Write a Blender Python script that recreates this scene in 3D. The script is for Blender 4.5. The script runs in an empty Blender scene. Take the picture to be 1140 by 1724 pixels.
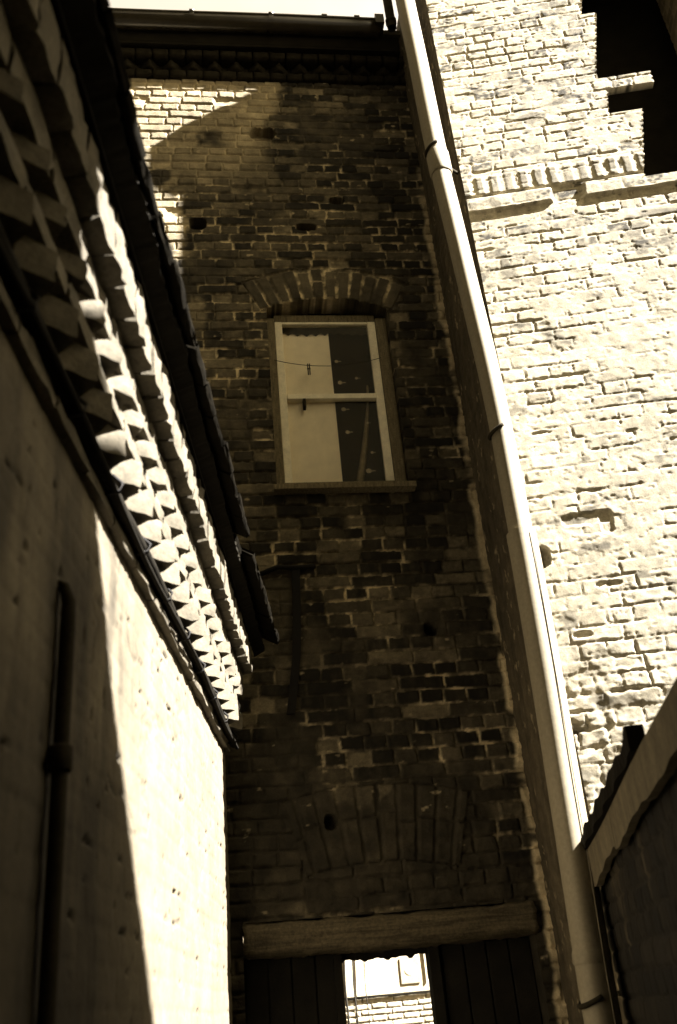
import bpy, math, random
import numpy as np
from mathutils import Vector, Matrix
random.seed(7); RNG = np.random.default_rng(7)
S = bpy.context.scene
COL = S.collection
V3 = lambda *a: np.array(a, float)

# ------------------------------------------------------------------ camera
PITCH, ROLL, YAW = math.radians(28.017), math.radians(-5.392), math.radians(8.103)
def cam_axes():
    cy, sy = math.cos(YAW), math.sin(YAW)
    f = V3(sy*math.cos(PITCH), cy*math.cos(PITCH), math.sin(PITCH))
    r0 = V3(cy, -sy, 0); u0 = np.cross(r0, f)
    r = math.cos(ROLL)*r0 + math.sin(ROLL)*u0
    return r, np.cross(r, f), f
r_, u_, f_ = cam_axes()
cam = bpy.data.cameras.new('camera')
co = bpy.data.objects.new('camera', cam); COL.objects.link(co)
m = Matrix.Identity(4)
for i in range(3):
    m[i][0], m[i][1], m[i][2] = r_[i], u_[i], -f_[i]
m[0][3], m[1][3], m[2][3] = 0, 0, 1.6
co.matrix_world = m
cam.sensor_fit = 'VERTICAL'; cam.sensor_height = 36; cam.sensor_width = 36
cam.lens = 1600/1724*36
cam.clip_start = .02; cam.clip_end = 2000
cam.dof.use_dof = True; cam.dof.focus_distance = 5.2; cam.dof.aperture_fstop = 3.0
S.camera = co

# ------------------------------------------------------------------ light
SUN = V3(-.896, .443, -1.0)
sl = bpy.data.lights.new('sun', 'SUN'); sl.energy = 5.0; sl.angle = math.radians(.5); sl.color = (1, .965, .93)
so = bpy.data.objects.new('sun', sl); COL.objects.link(so)
so.rotation_euler = Vector(SUN).to_track_quat('-Z', 'Y').to_euler(); so.location = (8, -4, 14)
CLOUD = 2.5
w = bpy.data.worlds.new('World'); S.world = w; w.use_nodes = True
nt = w.node_tree; nt.nodes.clear()
sky = nt.nodes.new('ShaderNodeTexSky'); sky.sky_type = 'NISHITA'; sky.sun_disc = False
sky.sun_elevation = math.radians(45); sky.sun_rotation = math.atan2(.896, -.443); sky.dust_density = .6
bw = nt.nodes.new('ShaderNodeRGBToBW')
mx = nt.nodes.new('ShaderNodeMix'); mx.data_type = 'RGBA'; mx.blend_type = 'MULTIPLY'; mx.inputs[0].default_value = 1
mx.inputs[7].default_value = (.80, .655, .375, 1)
bg = nt.nodes.new('ShaderNodeBackground'); bg.inputs[1].default_value = .05
out = nt.nodes.new('ShaderNodeOutputWorld')
nt.links.new(sky.outputs[0], bw.inputs[0]); nt.links.new(bw.outputs[0], mx.inputs[6])
tcw = nt.nodes.new('ShaderNodeTexCoord')
dt = nt.nodes.new('ShaderNodeVectorMath'); dt.operation = 'DOT_PRODUCT'; dt.inputs[1].default_value = (-.05, .52, .85)
mr = nt.nodes.new('ShaderNodeMapRange'); mr.interpolation_type = 'SMOOTHSTEP'
for i, v in zip((1, 2, 3, 4), (.80, .97, 0, 1)): mr.inputs[i].default_value = v
cn = nt.nodes.new('ShaderNodeTexNoise'); cn.inputs['Scale'].default_value = 3; cn.inputs['Detail'].default_value = 6
nt.links.new(tcw.outputs['Generated'], dt.inputs[0]); nt.links.new(tcw.outputs['Generated'], cn.inputs['Vector'])
cm = nt.nodes.new('ShaderNodeMath'); cm.operation = 'MULTIPLY'
nt.links.new(dt.outputs['Value'], mr.inputs[0]); nt.links.new(mr.outputs[0], cm.inputs[0]); nt.links.new(cn.outputs[0], cm.inputs[1])
cs = nt.nodes.new('ShaderNodeMath'); cs.operation = 'MULTIPLY_ADD'; cs.inputs[1].default_value = CLOUD; cs.inputs[2].default_value = 0
nt.links.new(cm.outputs[0], cs.inputs[0])
cw = nt.nodes.new('ShaderNodeVectorMath'); cw.operation = 'SCALE'; cw.inputs[0].default_value = (1.0, 1.12, 1.9)
nt.links.new(cs.outputs[0], cw.inputs['Scale'])
mc = nt.nodes.new('ShaderNodeVectorMath'); mc.operation = 'MULTIPLY_ADD'
nt.links.new(mx.outputs[2], mc.inputs[0]); nt.links.new(cw.outputs[0], mc.inputs[1]); nt.links.new(mx.outputs[2], mc.inputs[2])
nt.links.new(mc.outputs[0], bg.inputs[0]); nt.links.new(bg.outputs[0], out.inputs[0])
S.view_settings.view_transform = 'Standard'; S.view_settings.look = 'None'
S.view_settings.exposure = 3.35; S.view_settings.gamma = 1
S.render.engine = 'CYCLES'
S.cycles.max_bounces = 6; S.cycles.diffuse_bounces = 4; S.cycles.transparent_max_bounces = 8
S.cycles.use_denoising = True; S.cycles.denoiser = 'OPENIMAGEDENOISE'

# ------------------------------------------------------------------ materials
def mat(name, col, rough=.9, var=.25, vscale=9, fine=120, bump=.25, bdist=.004, attr=False, spec=.25, metal=0, streak=None):
    m = bpy.data.materials.new(name); m.use_nodes = True
    n = m.node_tree; b = n.nodes['Principled BSDF']
    b.inputs['Roughness'].default_value = rough; b.inputs['Metallic'].default_value = metal
    b.inputs['Specular IOR Level'].default_value = spec
    tc = n.nodes.new('ShaderNodeTexCoord')
    def noise(sc, det=4, rou=.6, stretch=None):
        t = n.nodes.new('ShaderNodeTexNoise'); t.inputs['Scale'].default_value = sc
        t.inputs['Detail'].default_value = det; t.inputs['Roughness'].default_value = rou
        if stretch:
            mp = n.nodes.new('ShaderNodeMapping'); mp.inputs['Scale'].default_value = stretch
            n.links.new(tc.outputs['Object'], mp.inputs[0]); n.links.new(mp.outputs[0], t.inputs['Vector'])
        else:
            n.links.new(tc.outputs['Object'], t.inputs['Vector'])
        return t
    def ramp(src, lo, hi, a=.3, c=.7):
        mr = n.nodes.new('ShaderNodeMapRange'); n.links.new(src, mr.inputs[0])
        mr.inputs[1].default_value = a; mr.inputs[2].default_value = c
        mr.inputs[3].default_value = lo; mr.inputs[4].default_value = hi
        return mr.outputs[0]
    def mul(a, bb):
        x = n.nodes.new('ShaderNodeMath'); x.operation = 'MULTIPLY'
        n.links.new(a, x.inputs[0]); n.links.new(bb, x.inputs[1]); return x.outputs[0]
    big = noise(vscale, stretch=streak); fn = noise(fine, 3, .7)
    f = mul(ramp(big.outputs[0], 1-var, 1+var), ramp(fn.outputs[0], 1-var*.7, 1+var*.7))
    mixn = n.nodes.new('ShaderNodeMix'); mixn.data_type = 'RGBA'; mixn.blend_type = 'MULTIPLY'; mixn.inputs[0].default_value = 1
    if attr:
        at = n.nodes.new('ShaderNodeAttribute'); at.attribute_name = 'Col'; n.links.new(at.outputs[0], mixn.inputs[6])
    else:
        mixn.inputs[6].default_value = (*col, 1)
    cmb = n.nodes.new('ShaderNodeCombineColor')
    for i in range(3): n.links.new(f, cmb.inputs[i])
    n.links.new(cmb.outputs[0], mixn.inputs[7]); n.links.new(mixn.outputs[2], b.inputs['Base Color'])
    if bump:
        bp = n.nodes.new('ShaderNodeBump'); bp.inputs['Strength'].default_value = bump; bp.inputs['Distance'].default_value = bdist
        ad = n.nodes.new('ShaderNodeMath'); ad.operation = 'ADD'
        n.links.new(big.outputs[0], ad.inputs[0]); n.links.new(fn.outputs[0], ad.inputs[1])
        n.links.new(ad.outputs[0], bp.inputs['Height']); n.links.new(bp.outputs[0], b.inputs['Normal'])
    return m
def sep(v, g=.83, bl=.52): return (v, v*g, v*bl)
M = dict(
    masonry=mat('weathered_masonry', None, attr=True, var=.3, vscale=14, fine=160, bump=.6, bdist=.006),
    limewash=mat('limewashed_masonry', None, attr=True, var=.26, vscale=22, fine=150, bump=.3, bdist=.003),
    plaster=mat('painted_brick', None, attr=True, var=.2, vscale=7, fine=90, bump=.35, bdist=.003),
    cornice=mat('cornice_brick', sep(.108, .86, .60), var=.34, vscale=12, fine=90, bump=.5),
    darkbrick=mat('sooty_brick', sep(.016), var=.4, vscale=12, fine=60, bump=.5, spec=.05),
    hidden=mat('plain_brickwork', sep(.16), var=.3, vscale=6, fine=40),
    tile=mat('old_roof_tile', sep(.007, .8, .45), var=.4, vscale=12, fine=70, bump=.5, spec=.03),
    slate=mat('roof_slate', sep(.05), var=.3, vscale=8, fine=60),
    pipe=mat('cream_painted_iron', sep(.23, .86, .58), rough=.6, var=.16, vscale=7, fine=60, bump=.08, spec=.2, streak=(1, 1, .15)),
    iron=mat('black_iron', sep(.026), rough=.85, var=.3, spec=.05),
    rust=mat('rusty_iron', sep(.006, .75, .45), rough=.8, var=.4),
    zinc=mat('painted_gutter', sep(.03, .8, .45), rough=.25, var=.2, spec=.6, bump=.03),
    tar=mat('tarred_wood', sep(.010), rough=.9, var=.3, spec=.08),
    timber=mat('weathered_timber', sep(.085, .8, .46), var=.5, vscale=7, fine=70, bump=.6, streak=(.5, 6, 9)),
    frame=mat('flaking_frame_paint', sep(.16, .82, .48), var=.4, vscale=18, fine=90, bump=.3, streak=(5, 5, .7)),
    sash=mat('white_sash_paint', sep(.88, .91, .68), var=.12, vscale=20, fine=130, bump=.15),
    reflection=mat('white_reflection', sep(.92, .92, .72), var=.08, vscale=10, fine=220, bump=.05),  # pale tone of the sky reflected in the glass
    reflectdark=mat('dark_reflection', sep(.03), var=.3),  # dark tone of the eave reflected in the glass
    flower=mat('lace_flower', sep(.9, .88, .6), var=.2),
    fascia=mat('pale_fascia_paint', sep(.115, .82, .5), var=.3, vscale=6, fine=60, bump=.2, streak=(3, 3, .8)),
    door=mat('dark_door_boards', sep(.011), var=.4),
    ground=mat('courtyard_paving', sep(.07), var=.35, vscale=3, fine=30),
    peg=mat('wooden_peg', sep(.03), var=.2),
    drape=mat('curtain_drape', sep(.22, .82, .48), var=.3, vscale=20),
    vent=mat('vent_plate_paint', sep(.32, .86, .6), var=.2),
    cable=mat('black_cable', sep(.02), var=.2),
)
def glass_mat():
    m = bpy.data.materials.new('window_glass'); m.use_nodes = True; n = m.node_tree; n.nodes.clear()
    o = n.nodes.new('ShaderNodeOutputMaterial'); mix = n.nodes.new('ShaderNodeMixShader')
    t = n.nodes.new('ShaderNodeBsdfTransparent'); t.inputs[0].default_value = (.98, .97, .95, 1)
    g = n.nodes.new('ShaderNodeBsdfGlossy'); g.inputs['Roughness'].default_value = .03; g.inputs[0].default_value = (.9, .88, .8, 1)
    fr = n.nodes.new('ShaderNodeFresnel'); fr.inputs[0].default_value = 1.13
    n.links.new(fr.outputs[0], mix.inputs[0]); n.links.new(t.outputs[0], mix.inputs[1]); n.links.new(g.outputs[0], mix.inputs[2])
    n.links.new(mix.outputs[0], o.inputs[0]); return m
M['glass'] = glass_mat()
def net_mat():
    m = bpy.data.materials.new('net_curtain'); m.use_nodes = True; n = m.node_tree; n.nodes.clear()
    o = n.nodes.new('ShaderNodeOutputMaterial'); mix = n.nodes.new('ShaderNodeMixShader')
    t = n.nodes.new('ShaderNodeBsdfTransparent'); d = n.nodes.new('ShaderNodeBsdfDiffuse'); d.inputs[0].default_value = (.3, .24, .13, 1)
    mix.inputs[0].default_value = .04
    n.links.new(t.outputs[0], mix.inputs[1]); n.links.new(d.outputs[0], mix.inputs[2]); n.links.new(mix.outputs[0], o.inputs[0]); return m
M['net'] = net_mat()

# ------------------------------------------------------------------ object helpers
def tag(o, label=None, cat=None, group=None, kind=None):
    for k, v in (('label', label), ('category', cat), ('group', group), ('kind', kind)):
        if v: o[k] = v
    return o
def thing(name, loc, label, cat, group=None):
    o = bpy.data.objects.new(name, None); COL.objects.link(o); o.location = loc; o.empty_display_size = .1
    return tag(o, label, cat, group)
def base(o):
    v = Vector((0, 0, 0))
    while o is not None:
        v += o.location; o = o.parent
    return v
class MB:
    def __init__(s): s.v = []; s.f = []; s.n = 0
    def add(s, verts, faces):
        s.v.append(np.asarray(verts, float)); s.f.extend([tuple(i+s.n for i in f) for f in faces]); s.n += len(verts); return s
    def box(s, x0, x1, y0, y1, z0, z1):
        v = [(x, y, z) for x in (x0, x1) for y in (y0, y1) for z in (z0, z1)]
        return s.add(v, [(0,1,3,2),(4,6,7,5),(0,4,5,1),(2,3,7,6),(0,2,6,4),(1,5,7,3)])
    def obox(s, o, a, b, c, la, lb, lc):
        """box with corner ranges along axes a,b,c from o"""
        v = [o + a*x + b*y + c*z for x in la for y in lb for z in lc]
        return s.add(v, [(0,1,3,2),(4,6,7,5),(0,4,5,1),(2,3,7,6),(0,2,6,4),(1,5,7,3)])
    def tube(s, pts, rad, seg=14, caps=True):
        pts = [np.asarray(p, float) for p in pts]; rad = rad if hasattr(rad, '__len__') else [rad]*len(pts)
        t0 = pts[1]-pts[0]; ref = V3(0, 1, 0) if abs(t0[2]) > abs(t0[1]) else V3(0, 0, 1)
        vs = []; N = len(pts)
        for i, p in enumerate(pts):
            t = pts[min(i+1, N-1)] - pts[max(i-1, 0)]; t /= np.linalg.norm(t)
            a = np.cross(t, ref); a /= np.linalg.norm(a); b = np.cross(t, a)
            for k in range(seg):
                q = 2*math.pi*k/seg; vs.append(p + rad[i]*(math.cos(q)*a + math.sin(q)*b))
        fs = [(i*seg+k, i*seg+(k+1) % seg, (i+1)*seg+(k+1) % seg, (i+1)*seg+k) for i in range(N-1) for k in range(seg)]
        if caps: fs += [tuple(range(seg)), tuple(reversed(range((N-1)*seg, N*seg)))]
        return s.add(vs, fs)
    def sqtube(s, pts, rad, ang=.30, e=2.7, seg=36):
        vs = []; N = len(pts); ca, sa = math.cos(ang), math.sin(ang)
        for p, r in zip(pts, rad):
            for k in range(seg):
                q = 2*math.pi*k/seg; a, b = math.cos(q), math.sin(q); m_ = (abs(a)**e+abs(b)**e)**(-1/e)
                a, b = a*m_*r, b*m_*r; vs.append((p[0]+ca*a-sa*b, p[1]+sa*a+ca*b, p[2]))
        fs = [(i*seg+k, i*seg+(k+1) % seg, (i+1)*seg+(k+1) % seg, (i+1)*seg+k) for i in range(N-1) for k in range(seg)]
        fs += [tuple(range(seg)), tuple(reversed(range((N-1)*seg, N*seg)))]
        return s.add(vs, fs)
    def build(s, name, material, parent=None, smooth=False):
        me = bpy.data.meshes.new(name)
        v = np.concatenate(s.v) if s.v else np.zeros((0, 3))
        org = base(parent) if parent else Vector((0, 0, 0))
        if not parent:
            org = Vector(((v[:, 0].min()+v[:, 0].max())/2, (v[:, 1].min()+v[:, 1].max())/2, v[:, 2].min()))
        v = v - np.array(org)
        me.from_pydata(v.tolist(), [], s.f); me.update()
        import bmesh
        bm = bmesh.new(); bm.from_mesh(me); bmesh.ops.recalc_face_normals(bm, faces=bm.faces); bm.to_mesh(me); bm.free()
        if smooth:
            me.polygons.foreach_set('use_smooth', [True]*len(me.polygons))
            if smooth == 'auto': me.set_sharp_from_angle(angle=math.radians(40))
        me.materials.append(M[material])
        o = bpy.data.objects.new(name, me); COL.objects.link(o)
        if parent: o.parent = parent
        else: o.location = org
        return o
# rounded irregular brick: template cube grid
def _tmpl(n=4):
    g = np.linspace(-1, 1, n+1); vs = {}; fs = []
    def vid(p):
        k = tuple(np.round(p, 5))
        if k not in vs: vs[k] = len(vs)
        return vs[k]
    for ax in range(3):
        for sg in (-1, 1):
            for i in range(n):
                for j in range(n):
                    q = []
                    for di, dj in ((0,0),(1,0),(1,1),(0,1)):
                        p = [0,0,0]; p[ax] = sg; p[(ax+1)%3] = g[i+di]; p[(ax+2)%3] = g[j+dj]; q.append(vid(p))
                    fs.append(tuple(q if sg > 0 else q[::-1]))
    return np.array(list(vs.keys())), fs
TV, TF = _tmpl(4)
def brick(mb, c, axes, half, rnd=.008, rough=.003):
    half = np.asarray(half); rnd = min(rnd, half.min()*.8)
    p = TV*half; core = np.clip(p, -(half-rnd), half-rnd); d = p-core
    L = np.linalg.norm(d, axis=1, keepdims=True); L[L == 0] = 1
    q = core + d/L*rnd*np.where(np.abs(d).sum(1, keepdims=True) > 0, 1, 0)
    q = q + RNG.normal(0, rough, q.shape)
    A = np.array(axes)
    mb.add(np.asarray(c) + q@A, TF)

# ------------------------------------------------------------------ masonry height fields
def hsh(a, b, s):
    x = np.sin(a*127.1 + b*311.7 + s*74.7)*43758.5453
    return x-np.floor(x)
def vn(u, v, s):
    i, j = np.floor(u), np.floor(v); a, b = u-i, v-j
    a = a*a*(3-2*a); b = b*b*(3-2*b)
    return (hsh(i, j, s)*(1-a)*(1-b) + hsh(i+1, j, s)*a*(1-b) + hsh(i, j+1, s)*(1-a)*b + hsh(i+1, j+1, s)*a*b)
def fbm(u, v, s, o=4):
    t = 0; w = 0; k = 1.
    for i in range(o):
        t = t + vn(u*2**i, v*2**i, s+i*3.3)*k; w += k; k *= .55
    return t/w
def sst(a, b, x):
    t = np.clip((x-a)/(b-a), 0, 1); return t*t*(3-2*t)
def bricks(U, V, seed, course=.0755, L=.245, joint=.011, wob=.006, edge=.006):
    u = U + wob*2*(fbm(U*6, V*6, seed)-.5) + .02*(vn(U*0+1, V*1.3, seed+5)-.5)
    v = V + wob*(fbm(U*4, V*9, seed+1)-.5)*1.6 + .012*(vn(U*1.1, V*.2, seed+2)-.5)
    row = np.floor(v/course); fv = v-row*course
    hd = (np.mod(row, 2) == 1) | (hsh(row, 3, seed) > .8)
    Lr = np.where(hd, L*.5, L)*(1+.05*(hsh(row, 9, seed)-.5))
    uu = u + hsh(row, 5, seed)*Lr
    k = np.floor(uu/Lr); fu = uu-k*Lr
    h = [hsh(row*1.0, k, seed+11*i) for i in range(6)]
    m = [joint*(.25+.75*x) for x in h[:4]]
    d = np.minimum(np.minimum(fu-m[0]*.6, Lr-m[1]*.6-fu), np.minimum(fv-m[2]*.7, course-m[3]*.7-fv))
    d = d + edge*(fbm(U*30, V*30, seed+7, 3)-.5)*1.5
    return d, row, k, h[4], h[5]
def field(name, material, parent, o, r, up, nrm, u0, u1, v0, v1, res, fn, keep=None, skirt=.12, sk=.9):
    nu, nv = int(round((u1-u0)/res))+1, int(round((v1-v0)/res))+1
    U, Vv = np.meshgrid(np.linspace(u0, u1, nu), np.linspace(v0, v1, nv))
    h, colr = fn(U, Vv)
    P = o + U[..., None]*r + Vv[..., None]*up + h[..., None]*nrm
    cell = np.ones((nv-1, nu-1), bool)
    if keep is not None:
        uc = (U[:-1, :-1]+U[1:, 1:])/2; vc = (Vv[:-1, :-1]+Vv[1:, 1:])/2; cell = keep(uc, vc)
    idx = np.arange(nu*nv).reshape(nv, nu)
    F = np.stack([idx[:-1, :-1], idx[:-1, 1:], idx[1:, 1:], idx[1:, :-1]], -1)[cell]
    verts = P.reshape(-1, 3); C = colr.reshape(-1, 3)
    pc = np.zeros((nv+1, nu+1), bool); pc[1:-1, 1:-1] = cell
    E = []
    a = pc[1:-1, 1:-1]
    for (dj, di, A, B) in ((-1, 0, (0,0), (0,1)), (0, 1, (0,1), (1,1)), (1, 0, (1,1), (1,0)), (0, -1, (1,0), (0,0))):
        nb = pc[1+dj:pc.shape[0]-1+dj, 1+di:pc.shape[1]-1+di]
        J, I = np.nonzero(a & ~nb)
        E.append(np.stack([idx[J+A[0], I+A[1]], idx[J+B[0], I+B[1]]], -1))
    E = np.concatenate(E)
    if skirt:
        uq, inv = np.unique(E, return_inverse=True); inv = inv.reshape(E.shape)
        n0 = len(verts)
        back = (o + U.reshape(-1)[uq][:, None]*r + Vv.reshape(-1)[uq][:, None]*up - nrm*skirt)
        verts = np.concatenate([verts, back]); C = np.concatenate([C, C[uq]*sk])
        SF = np.stack([E[:, 1], E[:, 0], n0+inv[:, 0], n0+inv[:, 1]], -1)
        F = np.concatenate([F, SF])
    used, inv = np.unique(F, return_inverse=True); F = inv.reshape(F.shape); verts = verts[used]; C = C[used]
    verts = verts - np.array(base(parent))
    me = bpy.data.meshes.new(name); me.vertices.add(len(verts)); me.vertices.foreach_set('co', verts.ravel())
    me.loops.add(F.size); me.loops.foreach_set('vertex_index', F.ravel().astype(np.int32))
    me.polygons.add(len(F)); me.polygons.foreach_set('loop_start', np.arange(0, F.size, 4, dtype=np.int32))
    me.polygons.foreach_set('use_smooth', np.ones(len(F), bool))
    me.update(calc_edges=True)
    at = me.color_attributes.new('Col', 'FLOAT_COLOR', 'POINT')
    at.data.foreach_set('color', np.concatenate([C, np.ones((len(C), 1))], 1).astype(np.float32).ravel())
    me.set_sharp_from_angle(angle=math.radians(70))
    me.materials.append(M[material])
    ob = bpy.data.objects.new(name, me); COL.objects.link(ob); ob.parent = parent
    return ob
def tint(v, g=.83, b=.52): return np.stack([v, v*g, v*b], -1)

X, Y, Z = V3(1, 0, 0), V3(0, 1, 0), V3(0, 0, 1)
# ================================================================== ground
gm = MB().add([(-400,-400,0),(400,-400,0),(400,400,0),(-400,400,0)], [(0,1,2,3)]); g = gm.build('ground', 'ground'); tag(g, kind='structure', label='dark paved courtyard floor', cat='ground')

# ================================================================== back house
BY = 4.6
bh = thing('brick_house', (.7, BY, 0), 'narrow dark brick house with one sash window closing the end of the alley', 'house')
def lens(U, Vv, cx, cz, rx, rz, p=2): return (np.abs((U-cx)/rx)**p + np.abs((Vv-cz)/rz)**p)
def arc(cx, half, zs, zc):
    rise = zc-zs; R = (half*half+rise*rise)/(2*rise); return cx, zc-R, R
A1 = arc(.70, .40, 5.51, 5.60); A1R = 5.84-A1[1]
A2 = arc(.71, .70, 2.04, 2.23); A2R = 2.58-A2[1]
WX0, WX1 = .322, 1.078
def back_fn(U, Vv):
    d, row, k, h1, h2 = bricks(U, Vv, 3.1, course=.0722, L=.236, joint=.0085, edge=.009, wob=.008)
    inb = np.zeros_like(U, bool)
    for (cx, cz, R), Ro, bw_, half, sd in ((A1, A1R, .072, .43, 8.), (A2, A2R, .08, .36, 9.)):
        du, dv = U-cx, Vv-cz; rad = np.hypot(du, dv) + .012*(fbm(U*9, Vv*9, sd)-.5); th = np.arctan2(du, dv)*R
        k2 = np.floor(th/bw_); ft = th-k2*bw_; hh = hsh(k2, 1, sd); h3 = hsh(k2, 2, sd)
        top = Ro - .03*hh*(sd < 8.5)
        d2 = np.minimum(np.minimum(ft-.004-.004*hh, bw_-.004-.005*h3-ft), np.minimum(rad-R-.002, top-rad))
        if sd > 8.5:
            d2 = np.minimum(d2, np.abs(rad-(R+.19+.06*(hh-.5)))-.004)
        d2 = d2 + .008*(fbm(U*30, Vv*30, sd, 3)-.5)
        z_in = (rad > R-.004) & (rad < Ro+.006) & (np.abs(th) < half)
        d = np.where(z_in, d2, d); h1 = np.where(z_in, hh, h1); h2 = np.where(z_in, h3, h2); inb |= z_in
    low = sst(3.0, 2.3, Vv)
    mask = sst(-.001, .006, d)
    shade_smear = sst(.60, .72, fbm(U*3, Vv*3, 21.)+.30*sst(2.95, 2.35, Vv))           # smeared render; its dark low zone also carries painted shade
    rough = fbm(U*22, Vv*22, 33., 4)-.5
    h = mask*(.008+.009*h2) + .010*rough*(.5+low) + .006*(1-mask)*(fbm(U*12, Vv*12, 40.)-.4)
    h = h*(1-.5*shade_smear*(1-low)) + shade_smear*.006*(fbm(U*8, Vv*8, 41.)) + .02*low*(fbm(U*5, Vv*5, 43.)-.5)
    # eroded bricks, pockets
    ero = sst(.93, .97, h1)
    h = h - ero*mask*.014
    for cx, cz, rx, rz in ((-.09, 6.22, .055, .045), (.37, 7.08, .085, .06), (.62, 6.20, .07, .03), (1.08, 3.36, .035, .035), (.48, 2.42, .03, .035), (.84, 6.45, .05, .03)):
        q = lens(U, Vv, cx, cz, rx, rz, 3)+.7*(fbm(U*18, Vv*18, 50.)-.5)
        h = h - .085*sst(1.15, .75, q)
    # brick tone
    bt = .018 + .20*h1**2.2 + .05*(fbm(U*40, Vv*15, 60.)-.5)
    patch = fbm(U*1.6, Vv*1.6, 61.)
    bt = bt*(.55+.9*patch)
    bt = bt*(.55+.9*fbm(U*36, Vv*60, 78., 4))
    bt = np.where(h2 > .9, bt*.45, bt)
    sun_tone = sst(.50, .36, (U+.16*(Vv-7.0)*-1) + .35*(fbm(U*5, Vv*5, 65.)-.5)) * sst(6.35, 7.0, Vv)   # brick painted lighter where the sun patch lies under the eaves
    sun_tone = np.maximum(sun_tone, sst(-.1, -.2, U+.25*(fbm(U*9, Vv*9, 66.)-.5)-.12*(6.1-Vv))*sst(5.2, 5.6, Vv))  # paler strip painted along the sliver of sun at the left
    bt = bt + sun_tone*.28
    arch_w = inb & (Vv > 5); bt = np.where(arch_w, .055+.09*h1+.05*(fbm(U*40, Vv*15, 62.)-.5), bt)
    mtw = sst(.42, .62, fbm(U*2.6, Vv*2.6, 70.)) ; mt2 = sst(.35, .65, fbm(U*11, Vv*11, 71.))
    mt3 = sst(.40, .60, fbm(U*26, Vv*26, 77., 3)); mt = .03 + .98*(.25+.75*mtw)*(.15+.85*mt2)*(.35+.65*mt3); mt = np.maximum(mt, sun_tone*.5)
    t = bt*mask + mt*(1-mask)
    t = t*(1-shade_smear) + shade_smear*(.03+.09*fbm(U*14, Vv*14, 72.)**1.5)
    # pale mortar fillet in the corner against the taller house
    fil = sst(1.405, 1.43, U+.025*(fbm(U*0+1, Vv*7, 73.)-.5)*2)*sst(.3, .5, fbm(U*3, Vv*7, 74.))*sst(7.2, 6., Vv)
    t = t*(1-fil) + fil*.8; h = h + fil*.012
    # splashes of lime
    sp = sst(.78, .84, fbm(U*13, Vv*22, 75.)); t = t*(1-sp)+sp*.42
    shade_grime = sst(.36, .62, fbm(U*1.9, Vv*1.5, 76., 4)+.16*sst(3.3, 2.3, Vv)); t = t*(1-.42*shade_grime)  # dirt blotches, biased low so the shade there is painted deeper
    return h, tint(np.clip(t, .012, .6), .82, .5)
def back_keep(u, v):
    dv = v-A1[1]; rad = np.hypot(u-A1[0], dv)
    win = (u > WX0) & (u < WX1) & (v > 4.20) & ((v < 5.44) | (rad < A1[2]))
    door = (u > .05) & (u < 1.37) & (v < 1.885)
    bm_ = (u > .052) & (u < 1.384) & (v > 1.87) & (v < 2.01)
    return ~(win | door | bm_)
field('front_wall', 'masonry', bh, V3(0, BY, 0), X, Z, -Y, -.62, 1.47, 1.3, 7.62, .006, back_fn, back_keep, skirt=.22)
mb = MB(); mb.box(-5, -.62, BY+.005, BY+.22, 0, 7.7); mb.box(1.47, 5, BY+.3, BY+.5, 0, 7.7); mb.box(-.62, .05, BY+.008, BY+.2, 0, 1.3); mb.box(1.37, 1.47, BY+.008, BY+.2, 0, 1.3)
mb.box(-5, -4.8, BY+.22, 7.2, 0, 7.7); mb.box(4.8, 5, BY+.5, 7.2, 0, 7.7)
mb.build('plain_wall', 'hidden', bh)
mb = MB(); mb.box(-4.8, -.3, 7.0, 7.2, 0, 7.7); mb.box(1.9, 4.8, 7.0, 7.2, 0, 7.7); mb.box(-.3, 1.9, 7.0, 7.2, 2.45, 7.7); mb.build('rear_wall', 'hidden', bh)
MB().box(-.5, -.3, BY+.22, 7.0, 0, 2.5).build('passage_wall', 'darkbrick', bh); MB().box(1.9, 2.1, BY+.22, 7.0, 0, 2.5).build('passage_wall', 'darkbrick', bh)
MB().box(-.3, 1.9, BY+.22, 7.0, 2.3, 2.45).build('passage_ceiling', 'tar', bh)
# eaves of the back house
mb = MB(); 
for i in range(19):
    x0 = -.75+i*.12; brick(mb, (x0+.06, BY-.002, 7.655+random.uniform(-.003, .003)), (X, Y, Z), (.057, .04, .034), .008, .002)
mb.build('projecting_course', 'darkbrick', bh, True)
mb = MB(); c45 = math.sqrt(.5)
for i in range(15):
    brick(mb, (-.72+i*.155, BY+.012, 7.735), ((c45, -c45, 0), (c45, c45, 0), (0, 0, 1)), (.055, .055, .036), .006, .002)
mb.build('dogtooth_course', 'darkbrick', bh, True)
mb = MB()
for i in range(19): brick(mb, (-.69+i*.12, BY-.02, 7.815), (X, Y, Z), (.057, .07, .034), .006, .002)
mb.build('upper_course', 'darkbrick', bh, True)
mb = MB(); mb.box(-5, 1.42, BY-.12, BY+.1, 7.86, 7.885); mb.box(-5, 1.42, BY-.12, BY-.095, 7.888, 8.02); mb.build('soffit_board', 'tar', bh)
mb = MB(); mb.box(-.9, 1.42, BY+.005, BY+.2, 7.62, 7.858); mb.build('frieze_wall', 'darkbrick', bh)
# roof : two slopes
mb = MB(); v = [(-5.2, BY-.13, 8.09), (5.2, BY-.13, 8.09), (5.2, 5.9, 9.0), (-5.2, 5.9, 9.0), (-5.2, 7.4, 7.9), (5.2, 7.4, 7.9)]
v2 = [(a, b, c-.05) for a, b, c in v]
mb.add(v+v2, [(0,1,2,3),(3,2,5,4),(7,6,9,8),(8,9,10,11),(0,6,7,1),(4,5,11,10),(1,7,8,2),(2,8,11,5),(0,3,9,6),(3,4,10,9)])
mb.build('roof', 'slate', bh)
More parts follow.
